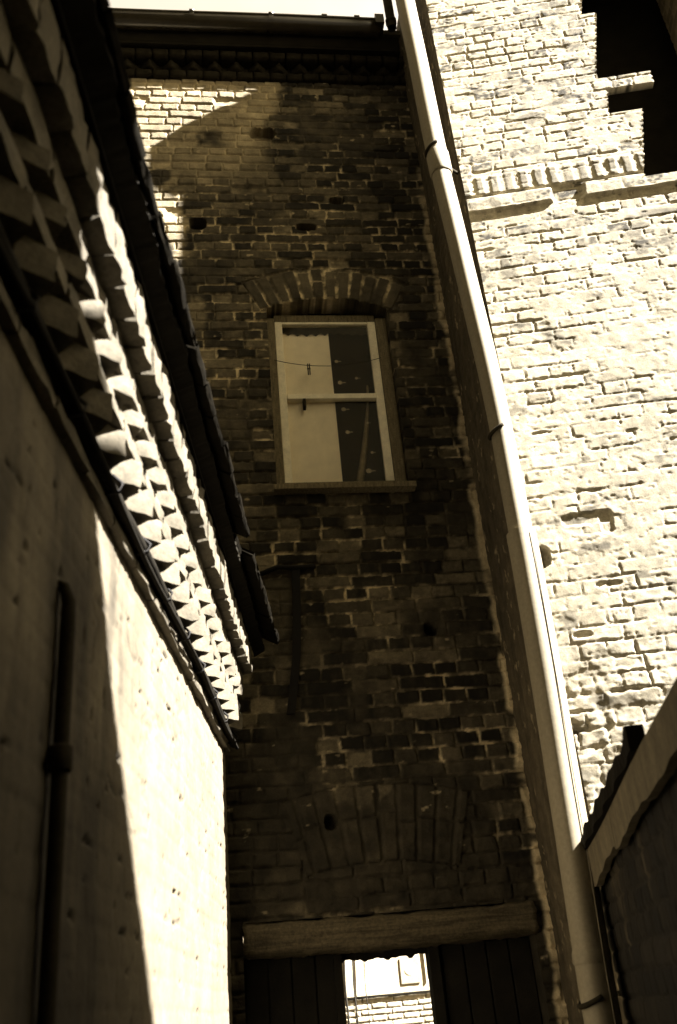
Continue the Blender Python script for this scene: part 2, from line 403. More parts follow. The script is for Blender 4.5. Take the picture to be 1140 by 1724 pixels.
# gutter
gc = (BY-.165, 8.055); gr = .075
mb = MB(); vs = []; xs = np.linspace(-1.6, 1.28, 30); seg = 12
for x in xs:
    for kk in range(seg+1):
        a = math.pi + math.pi*kk/seg
        vs.append((x, gc[0]+gr*math.cos(a), gc[1]+gr*math.sin(a)+.004*math.sin(x*3)))
    for kk in range(seg+1):
        a = 2*math.pi - math.pi*kk/seg
        vs.append((x, gc[0]+(gr-.006)*math.cos(a), gc[1]+(gr-.006)*math.sin(a)+.004*math.sin(x*3)))
n = 2*(seg+1)
fs = [(i*n+k, i*n+(k+1) % n, (i+1)*n+(k+1) % n, (i+1)*n+k) for i in range(len(xs)-1) for k in range(n)]
fs += [tuple(range(n)), tuple(range((len(xs)-1)*n, len(xs)*n))]
mb.add(vs, fs)
mb.tube([(x, gc[0]-gr+.002, gc[1]+.004*math.sin(x*3)+.004) for x in xs], .010, 8)
gut = mb.build('gutter', 'zinc', bh, True)
for x in (-.10, .47):
    mb = MB(); ring = []
    for kk in range(seg+1):
        a = math.pi + math.pi*kk/seg
        for xx in (x-.017, x+.017):
            ring.append((xx, gc[0]+(gr+.008)*math.cos(a), gc[1]+(gr+.008)*math.sin(a)+.004))
    mb.add(ring, [(2*k, 2*k+1, 2*k+3, 2*k+2) for k in range(seg)])
    mb.tube([(x-.017, gc[0]-gr, gc[1]+.008), (x+.017, gc[0]-gr, gc[1]+.008)], .017, 8)
    mb.build('gutter_joint', 'zinc', gut, True)
for x in (.86, 1.10): MB().box(x-.02, x+.02, gc[0]-gr-.012, gc[0]+gr, gc[1]+.006, gc[1]+.02).build('gutter_bracket', 'zinc', gut)
MB().box(1.235, 1.30, gc[0]-gr-.012, gc[0]+gr+.01, gc[1]-.05, gc[1]+.045).build('gutter_outlet', 'zinc', gut)
# lintel beam
mb = MB(); nx, nz = 60, 12
def beam_front(x, z):
    t = (x-.055)/1.32
    return BY-.05 + .010*(math.sin(x*9+z*30)+math.sin(x*23+1)*.5)*.6 + (.03*max(0, abs(z-1.945)/.07-.75))
vs = []; fs = []
prof = [(-.05+BY, None)]
loops = 20
for i in range(nx+1):
    x = .055 + 1.327*i/nx; sag = -.012*math.sin(math.pi*i/nx)
    for k in range(loops):
        a = 2*math.pi*k/loops; cx, cz = math.cos(a), math.sin(a)
        e = 9.0; rr = (abs(cx)**e+abs(cz)**e)**(-1/e)
        nz_ = .0035*math.sin(x*31+k*1.7)+.003*math.sin(x*13+k*2.9)+RNG.normal(0, .0018)-.010*max(0, math.sin(k*2.4+x*1.5)-.93)*8
        vs.append((x+(.004*math.sin(k*2.2) if i in (0, nx) else 0), BY+.09+(rr*cx)*(.13+nz_), 1.942+sag+(rr*cz)*(.071+nz_)))
fs = [(i*loops+k, i*loops+(k+1) % loops, (i+1)*loops+(k+1) % loops, (i+1)*loops+k) for i in range(nx) for k in range(loops)]
fs += [tuple(range(loops)), tuple(range(nx*loops, (nx+1)*loops))]
mb.add(vs, fs); mb.build('lintel_beam', 'timber', bh, True)
# doorway: two dark leaves, frame, ragged board at top
dl = MB().box(.05, .487, BY+.10, BY+.14, 0, 1.868).build('door_leaf', 'door', bh)
mb = MB()
for i in range(4): mb.box(.06+i*.105, .06+i*.105+.095, BY+.085, BY+.099, .05, 1.86)
mb.build('board', 'door', dl)
dl = MB().box(.884, 1.37, BY+.10, BY+.14, 0, 1.868).build('door_leaf', 'door', bh)
mb = MB()
for i in range(4): mb.box(.95+i*.105, .95+i*.105+.095, BY+.085, BY+.099, .05, 1.86)
mb.build('board', 'door', dl)
mb = MB(); mb.box(.452, .488, BY+.06, BY+.098, 0, 1.866); mb.box(.884, .93, BY+.06, BY+.098, 0, 1.866); mb.build('door_post', 'door', bh)
mb = MB(); pts = []
N = 34
for i in range(N+1):
    x = .484 + .404*i/N; z = 1.838 - .012*vn(np.array(i*.55), np.array(2.), 4.) - (.010 if i % 9 in (0, 1) else 0)
    pts.append((x, z))
vs = [(x, BY+.11, 1.872) for x, z in pts]+[(x, BY+.11, z) for x, z in pts]+[(x, BY+.13, 1.872) for x, z in pts]+[(x, BY+.13, z) for x, z in pts]
n = N+1
fs = []
for i in range(N):
    fs += [(i, i+1, n+i+1, n+i), (2*n+i, 3*n+i, 3*n+i+1, 2*n+i+1), (n+i, n+i+1, 3*n+i+1, 3*n+i), (i, 2*n+i, 2*n+i+1, i+1)]
mb.add(vs, fs); mb.build('ragged_board', 'door', bh)

# window
wn = MB()
FY = BY+.055
wn.box(WX0, .372, FY, FY+.1, 4.245, 5.49); wn.box(1.010, WX1, FY, FY+.1, 4.245, 5.49); wn.box(.372, 1.010, FY+.02, FY+.1, 5.472, 5.53)

win = wn.build('window', 'frame', bh)
MB().box(WX0, WX1, FY+.085, FY+.1, 5.531, 5.62).build('arch_shadow_board', 'tar', win)  # black board standing in for the deep shadow under the arch
b = win.modifiers.new('bevel', 'BEVEL'); b.width = .005; b.segments = 2
def part(mbx, name, mt, par, bev=.004, smooth=False):
    o = mbx.build(name, mt, par, smooth)
    if bev: q = o.modifiers.new('bevel', 'BEVEL'); q.width = bev; q.segments = 2
    return o
mb = MB(); mb.box(.3735, .420, FY+.012, FY+.05, 4.30, 5.470); mb.box(.960, 1.0085, FY+.012, FY+.05, 4.30, 5.470)
mb.box(.420, .960, FY+.014, FY+.05, 5.452, 5.47); part(mb, 'sash', 'sash', win)
part(MB().box(.4205, .9595, FY+.006, FY+.05, 4.880, 4.916), 'meeting_rail', 'sash', win)
part(MB().box(.3735, 1.0085, FY+.005, FY+.055, 4.262, 4.303), 'bottom_rail', 'frame', win)
part(MB().box(.30, 1.10, BY-.07, FY+.02, 4.188, 4.222), 'sill', 'frame', bh)
part(MB().box(WX0, WX1, BY-.01, FY+.1, 4.2235, 4.2455), 'window_board', 'tar', win)
MB().box(.4205, .9595, FY+.028, FY+.031, 4.903, 5.45).build('pane', 'glass', win)
MB().box(.4205, .9595, FY+.034, FY+.037, 4.30, 4.885).build('pane', 'glass', win)
# room behind the window so it stays dark
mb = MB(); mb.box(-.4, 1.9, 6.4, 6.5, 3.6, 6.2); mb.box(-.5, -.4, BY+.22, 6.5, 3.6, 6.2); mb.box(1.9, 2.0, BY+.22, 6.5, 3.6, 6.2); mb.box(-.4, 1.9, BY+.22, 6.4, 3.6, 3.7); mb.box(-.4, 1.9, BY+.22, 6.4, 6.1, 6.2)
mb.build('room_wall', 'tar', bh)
# sheets standing in for reflected sky and tile eave, then the net curtain
def sheet(name, mt, x0, x1, z0, z1, y, fx, nx=40, nz=60, thick=.002, lower=None, upper=None):
    mb = MB(); vs = []
    for side in (0, 1):
        for j in range(nz+1):
            for i in range(nx+1):
                x = x0+(x1-x0)*i/nx; zl = lower(x) if lower else z0; zu = upper(x) if upper else z1
                z = zl+(zu-zl)*j/nz; vs.append((x, y+fx(x, z)+side*thick, z))
    n = (nx+1)*(nz+1); fs = []
    for j in range(nz):
        for i in range(nx):
            a = j*(nx+1)+i; fs += [(a, a+1, a+nx+2, a+nx+1), (n+a, n+a+nx+1, n+a+nx+2, n+a+1)]
    for i in range(nx):
        fs += [(i, n+i, n+i+1, i+1), (nz*(nx+1)+i, nz*(nx+1)+i+1, n+nz*(nx+1)+i+1, n+nz*(nx+1)+i)]
    for j in range(nz):
        a = j*(nx+1); c = a+nx; fs += [(a, a+nx+1, n+a+nx+1, n+a), (c, n+c, n+c+nx+1, c+nx+1)]
    mb.add(vs, fs); return mb
BLY = FY+.056
o = sheet('', '', .40, .712, 4.30, 5.46, BLY, lambda x, z: .0012*math.sin(z*7+x*3)).build('window_reflection', 'reflection', None, True)
tag(o, 'off-white sheet standing in for sky reflected in the left half of the sash window', 'reflection')
o = sheet('', '', .40, .99, 5.36, 5.47, BLY-.006, lambda x, z: .0, lower=lambda x: 5.388+.017*abs(math.sin((x-.40)*math.pi/.058))+.005*math.sin(x*19), nz=4, nx=110).build('scalloped_reflection', 'reflectdark')
tag(o, 'dark scalloped strip standing in for a tile eave reflected across the top of the window', 'eave_reflection')
cur = thing('net_curtain', (.85, BLY+.03, 4.30), 'dim flowered net curtain hanging in the right half of the window', 'curtain')
sheet('', '', .69, .99, 4.30, 5.45, BLY+.03, lambda x, z: .008*math.sin(x*70)+.004*math.sin(z*5+x*20), nx=60).build('net', 'net', cur, True)
mb = MB(); P0 = []
for i in range(22):
    t = i/21; z = 5.02-(5.02-4.31)*t; x = .925-.085*t**1.6-.03*t
    P0.append((x, z, .006+.020*t))
vs = []
for x, z, wd in P0: vs += [(x-wd, BLY+.018, z), (x, BLY+.010, z), (x+wd, BLY+.018, z), (x, BLY+.022, z)]
fs = [(i*4+k, i*4+(k+1) % 4, (i+1)*4+(k+1) % 4, (i+1)*4+k) for i in range(21) for k in range(4)] + [(0,1,2,3), (84,87,86,85)]
mb.add(vs, fs); mb.build('drape_fold', 'drape', cur, True)
def flower(x, z, s):
    mb = MB()
    for k in range(6):
        a = 2*math.pi*k/6+.3
        c = V3(x+s*.75*math.cos(a), BLY+.009, z+s*.75*math.sin(a))
        mb.tube([c+V3(s*.42*math.cos(q), 0, s*.42*math.sin(q)) for q in np.linspace(0, 2*math.pi, 9)], s*.12, 5)
    mb.tube([(x+s*1.3, BLY+.009, z-.2*s), (x+s*2.4, BLY+.009, z+.1*s), (x+s*3.2, BLY+.009, z-.1*s)], s*.13, 5)
    mb.build('lace_flower', 'flower', cur, True)
for x, z, s in ((.748, 5.20, .009), (.757, 5.038, .011), (.762, 4.84, .011), (.772, 4.676, .010), (.873, 4.404, .013), (.862, 5.07, .008), (.90, 4.74, .006), (.905, 4.53, .007)): flower(x, z, s)
# washing wire and peg
mb = MB(); pts = []
for i in range(25):
    t = i/24; x = .355+.66*t; pts.append((x, FY-.012, 5.155+.012*t-.060*4*t*(1-t)*.9))
mb.tube(pts, .0022, 6); o = mb.build('washing_wire', 'cable', None, True); tag(o, 'thin slack wire strung across the upper sash of the window', 'wire')
pg = thing('clothes_peg', (.562, FY-.014, 5.04), 'small dark clothes peg clipped on the slack wire', 'peg')
for s_ in (-1, 1):
    mb = MB(); mb.obox(V3(.562, FY-.018, 5.040), X, Y, Z, (s_*.002, s_*.0085), (-.004, .008), (0, .08)); part(mb, 'prong', 'peg', pg, .002)
MB().tube([(.551, FY-.016, 5.085), (.573, FY-.016, 5.085)], .004, 8).build('spring', 'iron', pg, True)
mb = MB(); mb.box(.512, .530, FY-.006, FY+.03, 4.812, 4.874); mb.box(.515, .527, FY-.014, FY-.005, 4.818, 4.842); part(mb, 'peg_shadow_block', 'iron', win, .002)  # solid block in place of the peg's shadow and reflection

# rusty strap with a short cross arm at its top
mb = MB(); P1 = [(.394, 3.72), (.386, 3.5), (.37, 3.25), (.345, 3.08), (.322, 2.94)]
for (x0, z0), (x1, z1) in zip(P1[:-1], P1[1:]):
    mb.add([(x0-.021, BY-.035, z0), (x0+.021, BY-.035, z0), (x1+.021, BY-.035, z1), (x1-.021, BY-.035, z1), (x0-.021, BY-.012, z0), (x0+.021, BY-.012, z0), (x1+.021, BY-.012, z1), (x1-.021, BY-.012, z1)],
           [(0,3,2,1),(4,5,6,7),(0,1,5,4),(2,3,7,6),(1,2,6,5),(0,4,7,3)])
st = thing('iron_strap', (.36, BY-.03, 2.94), 'dark rusty upright iron strap with a short cross arm fixed to the dark brick wall', 'strap')
mb.build('upright', 'rust', st)
mb = MB(); mb.tube([(.20, BY-.02, 3.70), (.30, BY-.03, 3.735), (.394, BY-.03, 3.728), (.50, BY-.025, 3.735)], .014, 8); mb.build('cross_arm', 'rust', st, True)

# ================================================================== right (taller) house
Q0 = V3(1.43, 3.78, 0); WR = V3(math.cos(math.radians(-12.33)), math.sin(math.radians(-12.33)), 0); WN = V3(WR[1], -WR[0], 0)
th = thing('tall_house', (3.5, 4.2, 0), 'tall pale sunlit brick house at the right with a toothed dark opening high up', 'house')
def wing_keep(u, v):
    e = .95+.21*(v-7.13)
    e = np.where((v > 6.42) & (v <= 7.02), .91+.21*(v-6.5), e)
    e = np.where((v > 6.325) & (v <= 6.42), 1.215, e); e = np.where((v > 6.115) & (v <= 6.325), .905+.17*(v-6.12), e)
    e = np.where(v <= 6.115, .98+.22*(v-5.57), e)
    hole = (u > e + .006*np.sin(v*150)) & (u < 1.72) & (v > 5.57) & (v < 8.0)
    return ~hole
def wing_fn(U, Vv):
    d, row, k, h1, h2 = bricks(U, Vv, 5.7, course=.0735, L=.24, joint=.010, edge=.009, wob=.012)
    low = sst(3.3, 2.2, Vv); mid = sst(5.3, 4.6, Vv)
    mask = sst(-.002, .005, d)
    cover = mid*sst(.30, .52, fbm(U*2.2, Vv*2.6, 81.)+.17)*(1-.75*low)      # slurry over the bricks below the string course
    rough = fbm(U*16, Vv*16, 83., 5)-.5; fine = fbm(U*60, Vv*60, 84., 3)-.5
    gate = sst(.53, .59, fbm(U*9, Vv*15, 82.5, 4))
    dkb = sst(.60, .72, h2)*sst(.34, .58, fbm(U*11, Vv*14, 101., 3))          # bricks where the wash has worn off
    brickrel = mask*(.0004+.0022*sst(.82, .96, h1)+.0012*low) + .0005*fine - .0042*gate*sst(.003, -.002, d) - .0008*dkb*mask*fbm(U*50, Vv*50, 108., 3)
    h = brickrel*(1-.62*cover) + cover*.0015 + rough*(.0020+.0008*mid+.010*low) 
    h = h + low*.042*(fbm(U*3.2, Vv*5.5, 85., 4)-.5) + low*mask*.006*h2 + .004*(fbm(U*1.2, Vv*1.2, 86., 2)-.5)
    # cracks where the render has let go along the joints
    lip = sst(.66, .69, fbm(U*5, Vv*9, 87., 4)); lip2 = sst(.65, .68, fbm(U*4+3, Vv*6, 88., 4))
    h = h - (lip*.0015+lip2*.002)*mid*(1+2*low)
    jn = sst(.004, -.004, d)*sst(.50, .60, fbm(U*6.4, Vv*8, 89., 4)); h = h - jn*(.0034+.006*low)
    pits = sst(.70, .75, fbm(U*30, Vv*52, 99., 3)); h = h - .0022*pits
    # projecting brick courses (string course) with a header row above
    hd_w = .083; kk = np.floor((U-.05)/hd_w); fu = (U-.05)-kk*hd_w; hh = hsh(kk, 4, 91.)
    # eroded headers, rounded
    bod = sst(0, .014, np.minimum(fu-.012, hd_w-.010-fu)+.008*(fbm(U*40, Vv*40, 92.)-.5))
    band1 = sst(5.615, 5.632, Vv)*sst(5.775, 5.755, Vv)
    h = h*(1-band1*.5) + band1*(.002+bod*.0055*(.4+.8*hh))*sst(.05, .12, U+.2)
    wv = .008*(fbm(U*7, Vv*0+2, 93.)-.5)
    band2 = sst(5.490, 5.500, Vv+wv)*sst(5.605, 5.592, Vv+wv)
    gone = sst(.46, .48, U+.02*(fbm(U*20, Vv*20, 94.)-.5))*sst(.66, .63, U+.03*(fbm(U*20, Vv*20, 95.)-.5))
    h = h*(1-band2*.6) + band2*(.017-.026*gone+.004*(fbm(U*10, Vv*3, 96.)-.5))
    groove = sst(5.605, 5.61, Vv)*sst(5.628, 5.622, Vv); h = h - groove*.014
    # chipped recesses
    def rec(cx, cz, rx, rz, dep, p=4): 
        q = lens(U, Vv, cx, cz, rx, rz, p)+1.3*(fbm(U*16, Vv*16, 97., 4)-.5); return dep*sst(1.12, .85, q)
    h = h - rec(.25, 3.535, .115, .032, .006) - rec(.335, 3.51, .03, .06, .006) - rec(.0, 3.37, .06, .05, .05, 2) - rec(.13, 4.02, .05, .012, .004, 2) - rec(.32, 4.33, .07, .010, .004, 2)
    h = h - rec(.28, 3.20, .06, .014, .007, 2) - rec(.12, 2.98, .045, .016, .009, 2) - rec(.62, 3.05, .07, .010, .006, 2)
    rec2 = hsh(row, k, 123.) > .955
    h = h - np.where(rec2, .003, 0)*mask*(1-cover)
    # tone
    t = .375 + .16*(fbm(U*30, Vv*12, 100.)-.5) + .08*(h1-.5)
    t = t*(1-.85*dkb*(1-.6*cover)*sst(.30, .62, fbm(U*42, Vv*60, 107., 4))); t = t*(.88+.24*fbm(U*26, Vv*40, 109., 4)); t = t*(1-.45*pits)
    t = t*mask + (.44+.1*fine)*(1-mask)
    t = t*(1-cover) + cover*(.345+.24*(fbm(U*7, Vv*9, 102.)-.5)+.14*(fbm(U*34, Vv*50, 106., 3)-.5)+.06*h1)
    t = np.where(band1 > .5, (.12+.22*fbm(U*30, Vv*20, 103.))*bod+.46*(1-bod), t)
    t = t*(1-.35*low*sst(.35, .6, fbm(U*6, Vv*6, 104.)))
    sootp = sst(.66, .74, fbm(U*7, Vv*13, 105., 4)); t = t*(1-.5*sootp)
    return h, tint(np.clip(t, .05, .75), .885, .64)
field('front_wall', 'limewash', th, Q0, WR, Z, WN, 0, 2.0, 1.2, 8.54, .006, wing_fn, wing_keep, skirt=.05, sk=.15)  # sk: raw brick at the hole edges, darkened further to hold their shade
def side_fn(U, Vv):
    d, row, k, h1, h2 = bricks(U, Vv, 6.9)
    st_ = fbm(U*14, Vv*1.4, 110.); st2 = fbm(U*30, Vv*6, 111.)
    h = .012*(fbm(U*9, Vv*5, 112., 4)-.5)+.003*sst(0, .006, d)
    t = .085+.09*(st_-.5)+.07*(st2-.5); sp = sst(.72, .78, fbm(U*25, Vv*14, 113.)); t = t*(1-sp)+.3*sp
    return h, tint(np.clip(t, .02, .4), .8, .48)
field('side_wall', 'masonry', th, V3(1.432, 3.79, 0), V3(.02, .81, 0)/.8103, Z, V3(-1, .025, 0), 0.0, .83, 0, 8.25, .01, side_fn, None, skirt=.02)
mb = MB(); mb.obox(Q0-WN*.004, WR, -WN, Z, (2.0, 5.2), (0, .3), (0, 8.54)); mb.obox(Q0-WN*.052, WR, -WN, Z, (.03, 2.0), (0, .15), (0, 5.5)); mb.obox(Q0-WN*.052, WR, -WN, Z, (.03, .93), (0, .15), (5.5, 8.2)); mb.obox(Q0-WN*.052, WR, -WN, Z, (1.73, 2.0), (0, .15), (5.5, 8.2)); mb.obox(Q0-WN*.052, WR, -WN, Z, (.93, 1.73), (0, .15), (8.0, 8.2))
mb.build('plain_wall', 'hidden', th)
mb = MB(); mb.obox(Q0, WR, -WN, Z, (.5, 2.2), (.75, .8), (5.2, 8.4)); mb.obox(Q0, WR, -WN, Z, (.5, .93), (.28, .75), (5.2, 8.4)); mb.obox(Q0, WR, -WN, Z, (.93, 2.2), (.28, .75), (8.1, 8.4)); mb.obox(Q0, WR, -WN, Z, (.93, 2.2), (.28, .75), (5.2, 5.5))
mb.build('opening_back', 'tar', th)
def jamb_fn(U, Vv):
    d, row, k, h1, h2 = bricks(U, Vv, 9.2)
    m_ = sst(0, .006, d); t = (.10+.10*h1)*m_+.2*(1-m_); t = t*(.5+fbm(U*6, Vv*1.5, 114.))
    return .006*m_+.006*(fbm(U*14, Vv*14, 115.)-.5), tint(t, .8, .48)
field('opening_jamb', 'masonry', th, Q0+WR*1.715, -WN, Z, -WR, .0, .62, 5.5, 8.1, .012, jamb_fn, None, skirt=.01)
# rest of the body and a pitched roof with its eave over the alley
mb = MB(); mb.obox(Q0, WR, -WN, Z, (5.0, 5.2), (.3, 5.5), (0, 8.2)); mb.obox(Q0, WR, -WN, Z, (.3, 5.0), (5.3, 5.5), (0, 8.2)); mb.obox(Q0, WR, -WN, Z, (.1, .3), (3.6, 5.5), (0, 8.2)); mb.build('rear_wall', 'hidden', th)
def along(u, d, z): return Q0 + WR*u - WN*d + Z*z
mb = MB(); rise = .88; pu = [(-.30, 8.30), (.0, 8.30), (.0, 8.55), (5.2, 8.55), (5.2, 8.30), (5.5, 8.30), (5.5, 8.63), (2.6, 8.63+rise*2.9), (-.30, 8.63)]
n = len(pu); mb.add([along(a, -.02, z) for a, z in pu]+[along(a, .10, z) for a, z in pu], [tuple(range(n)), tuple(reversed(range(n, 2*n)))]+[(i, n+i, n+(i+1) % n, (i+1) % n) for i in range(n)])
mb.build('gable_parapet', 'hidden', th)
mb = MB()
for (ua, ub, za, zb) in ((.05, 2.6, 8.25, 8.25+rise*2.5), (2.6, 5.15, 8.25+rise*2.5, 8.25)):
    v = [along(ua, .11, za), along(ub, .11, zb), along(ub, 5.6, zb), along(ua, 5.6, za)]
    mb.add(v+[p-Z*.1 for p in v], [(0,1,2,3),(4,7,6,5),(0,4,5,1),(1,5,6,2),(2,6,7,3),(3,7,4,0)])
mb.build('roof', 'slate', th)

# pale downpipe in the corner
dp = thing('downpipe', (1.27, 3.63, 0), 'long cream painted cast iron downpipe, sunlit, running up beside the pale brick wall', 'downpipe')
C0 = [(0, 1.262), (1.2, 1.265), (1.67, 1.272), (2.04, 1.288), (2.6, 1.302), (3.3, 1.318), (3.9, 1.320), (4.37, 1.312), (5.0, 1.288), (5.58, 1.264), (6.2, 1.252), (6.9, 1.243), (8.6, 1.225)]
def cx_at(z): return float(np.interp(z, [a for a, _ in C0], [b for _, b in C0]))
def pseg(z0, z1, r): 
    zs = np.linspace(z0, z1, max(4, int((z1-z0)/.15)))
    mb = MB(); mb.sqtube([(cx_at(z)+.0012*math.sin(z*5), 3.63+.0015*math.sin(z*3.7), z) for z in zs], [r*.93*(1+.006*math.sin(z*7.3)) for z in zs]); return mb
for z0, z1, r in ((0, 3.42, .0645), (3.42, 5.74, .0525), (5.74, 8.6, .057)):
    o = pseg(z0, z1, r).build('pipe_length', 'pipe', dp, 'auto')
    if z0 == 0:
        mb = MB(); zs = np.linspace(0.3, 3.40, 24); mb.tube([(cx_at(z)+.022, 3.63-.0610, z) for z in zs], .0024, 6); mb.build('seam_rib', 'pipe', o, True)
def collar(z0, z1, r):
    mb = MB(); mb.sqtube([(cx_at(z0), 3.63, z0), (cx_at(z0), 3.63, z0+.008), (cx_at(z1), 3.63, z1-.012), (cx_at(z1), 3.63, z1)], [r*.92-.004, r*.92, r*.92, r*.92-.004]); mb.build('collar', 'pipe', dp, 'auto')
collar(5.64, 5.80, .0625); collar(1.70, 1.75, .069)
for z in (5.84, 3.96, 1.60):
    mb = MB(); r = .060 if z > 2 else .070; pts = []
    for a in np.linspace(math.radians(150), math.radians(262), 12):
        pts.append((cx_at(z)+r*math.cos(a), 3.63+r*math.sin(a), z+.03*math.cos(a)))
    pts = [(1.42, 3.80, z)]+[(cx_at(z)+r*math.cos(math.radians(110)), 3.63+r*math.sin(math.radians(110)), z)]+pts
    mb.tube(pts, .009, 7); mb.build('bracket', 'iron', dp, True)
sp = thing('short_spout_pipe', (1.355, 4.37, 8.0), 'short dark pipe end dropping to the gutter in the top corner', 'pipe')
mb = MB(); mb.tube([(1.355, 4.37, 7.97), (1.355, 4.37, 8.3), (1.35, 4.37, 8.7)], .034, 14, False); mb.tube([(1.355, 4.37, 7.97), (1.355, 4.37, 8.3), (1.35, 4.37, 8.7)], .029, 14, False); mb.build('pipe_length', 'iron', sp, True)
mb = MB(); mb.tube([(1.355, 4.37, 8.02), (1.355, 4.37, 8.06)], .041, 14); mb.build('collar', 'iron', sp, True)

# ================================================================== left outbuilding
ang = math.radians(6.993)
LD = V3(math.sin(ang), math.cos(ang), 0); LN = V3(math.cos(ang), -math.sin(ang), 0); L0 = V3(.03, BY, 0)
def lp(s, off, z): return L0 + LD*s + LN*off + Z*z
lh = thing('outbuilding', tuple(lp(-2.5, 0, 0)), 'low pale rendered outbuilding at the left with a dogtooth brick cornice under its tiles', 'outbuilding')
def left_fn(U, Vv):
    d, row, k, h1, h2 = bricks(U, Vv, 12.3, joint=.012, edge=.012)
    m_ = sst(-.004, .008, d)
    h = m_*.0016*(.4+h2) + .007*(fbm(U*5, Vv*5, 120., 5)-.5) + .0012*(fbm(U*40, Vv*40, 121., 3)-.5)
    pit = sst(.74, .79, fbm(U*12, Vv*40, 122., 3)+.03)*sst(.006, -.002, d); pit2 = sst(.83, .86, fbm(U*14+5, Vv*22, 123., 3))
    h = h - .010*np.maximum(pit, pit2)
    t = .132 + .02*(fbm(U*9, Vv*4, 124.)-.5) - .018*(1-m_)*sst(.4, .7, fbm(U*4, Vv*4, 125.))
    blotch = sst(.36, .60, fbm(U*2.6, Vv*1.3, 126., 5)); streak = sst(.44, .62, fbm(U*9, Vv*1.6, 127., 5)); crk = sst(.018, .004, np.abs(fbm(U*1.7, Vv*3.1, 128., 5)-.5))*sst(.45, .6, fbm(U*3, Vv*3, 129.)); lft = sst(-1.9, -2.5, U)  # darker patches, streaks and cracks, stronger towards the near end
    h = h - .004*crk; t = t*(1-.50*blotch*lft)*(1-.34*streak*lft)*(1-.6*crk*lft)
    t = t*(1-.7*np.maximum(pit, pit2))
    return h, tint(np.clip(t, .02, .3), .835, .56)
field('wall', 'plaster', lh, L0, LD, Z, LN, -4.6, -.275, .9, 2.75, .008, left_fn, None, skirt=.15)
mb = MB(); mb.obox(L0, LD, LN, Z, (-4.6, -.275), (-.15, -.002), (0, .9)); mb.obox(L0, LD, LN, Z, (-9, -4.6), (-.15, -.002), (0, 3.2)); mb.obox(L0, LD, LN, Z, (-4.6, -.275), (-.15, -.004), (2.75, 3.2)); mb.obox(L0, LD, LN, Z, (-.4, -.275), (-4, -.15), (0, 3.2)); mb.obox(L0, LD, LN, Z, (-9, -8.85), (-4, -.15), (0, 3.2)); mb.obox(L0, LD, LN, Z, (-9, -.275), (-4.15, -4), (0, 3.2))
mb.build('plain_wall', 'hidden', lh)
S0, S1 = -5.2, -.285
def course(name, z0, z1, off, back, ln, rough=.0018, rnd=.006, mt='cornice', jit=.003, gap=.001):
    mb = MB(); s = S0 + random.uniform(0, .1)
    while s < S1:
        e = min(s+ln*random.uniform(.93, 1.07), S1)
        if e-s > .02:
            o_ = off + random.uniform(-jit, jit)
            brick(mb, lp((s+e)/2, (o_-back)/2, (z0+z1)/2+random.uniform(-.002, .002)), (LD, LN, Z), ((e-s)/2-gap/2, (o_+back)/2, (z1-z0)/2), rnd, rough)
        s = e
    return mb.build(name, mt, lh, 'auto')
course('string_course', 2.705, 2.742, .026, .03, .24, .0025, jit=.004)
course('backing_course', 2.744, 2.872, .026, .03, .24, .002, jit=.002)
def teeth(name, z0, z1, tip, pitch, half):
    mb = MB(); s = S0
    a = math.radians(45)
    A = LD*math.cos(a)+LN*math.sin(a); B = -LD*math.sin(a)+LN*math.cos(a)
    while s < S1:
        tp = tip + random.uniform(-.006, .006)
        c = lp(s+random.uniform(-.006, .006), tp-half*math.sqrt(2), (z0+z1)/2+random.uniform(-.003, .003))
        brick(mb, c, (A, B, Z), (half*random.uniform(.95, 1.05), half, (z1-z0)/2), .005, .0016)
        s += pitch
    return mb.build(name, 'cornice', lh, 'auto')
teeth('dogtooth_course', 2.792, 2.868, .090, .148, .052)
course('middle_course', 2.868, 2.920, .078, .03, .24, .0022, jit=.002)
course('upper_backing_course', 2.918, 2.975, .046, .03, .24, .002, jit=.002)
teeth('upper_dogtooth_course', 2.921, 2.974, .112, .137, .0485)
course('thin_course', 2.975, 3.056, .094, .03, .22, .0022, jit=.002)
course('eave_course', 3.058, 3.190, .142, .03, .105, .0028, .010, jit=.003)
# tiles overhanging
def tiles():
    mb = MB(); s = S0-.1
    sl_ = math.radians(30); D = -LN*math.cos(sl_)+Z*math.sin(sl_); Nn = LN*math.sin(sl_)+Z*math.cos(sl_)
    while s < S1+.02:
        wd = random.uniform(.155, .175)
        for rowi in range(4):
            off = .230 + .015*(s+2.6) + random.uniform(-.006, .006) - rowi*.25*math.cos(sl_)
            if rowi == 0 and -1.42 < s+.0 < -1.30: off -= .05
            zt = 3.238 + rowi*.25*math.sin(sl_)+.015*rowi
            c = lp(s+wd/2, off, zt) + D*.17 + Nn*random.uniform(-.004, .006)
            brick(mb, c, (LD, D, Nn), (wd/2-.001, .17, .012), .004, .0016)
        s += wd
    return mb
tiles().build('eave_tiles', 'tile', lh, 'auto')
mb = MB(); v = [lp(S0-4, .15, 3.215), lp(S1, .15, 3.215), lp(S1, -2, 4.44), lp(S0-4, -2, 4.44)]; v4 = [lp(S0-4, -4.3, 3.1), lp(S1, -4.3, 3.1)]
allv = v+v4; mb.add(allv+[p-Z*.03 for p in allv], [(0,1,2,3),(3,2,5,4),(6,9,8,7),(9,10,11,8),(0,6,7,1),(4,5,11,10),(1,7,8,2),(2,8,11,5),(0,3,9,6),(3,4,10,9)])
mb.build('roof', 'tar', lh)
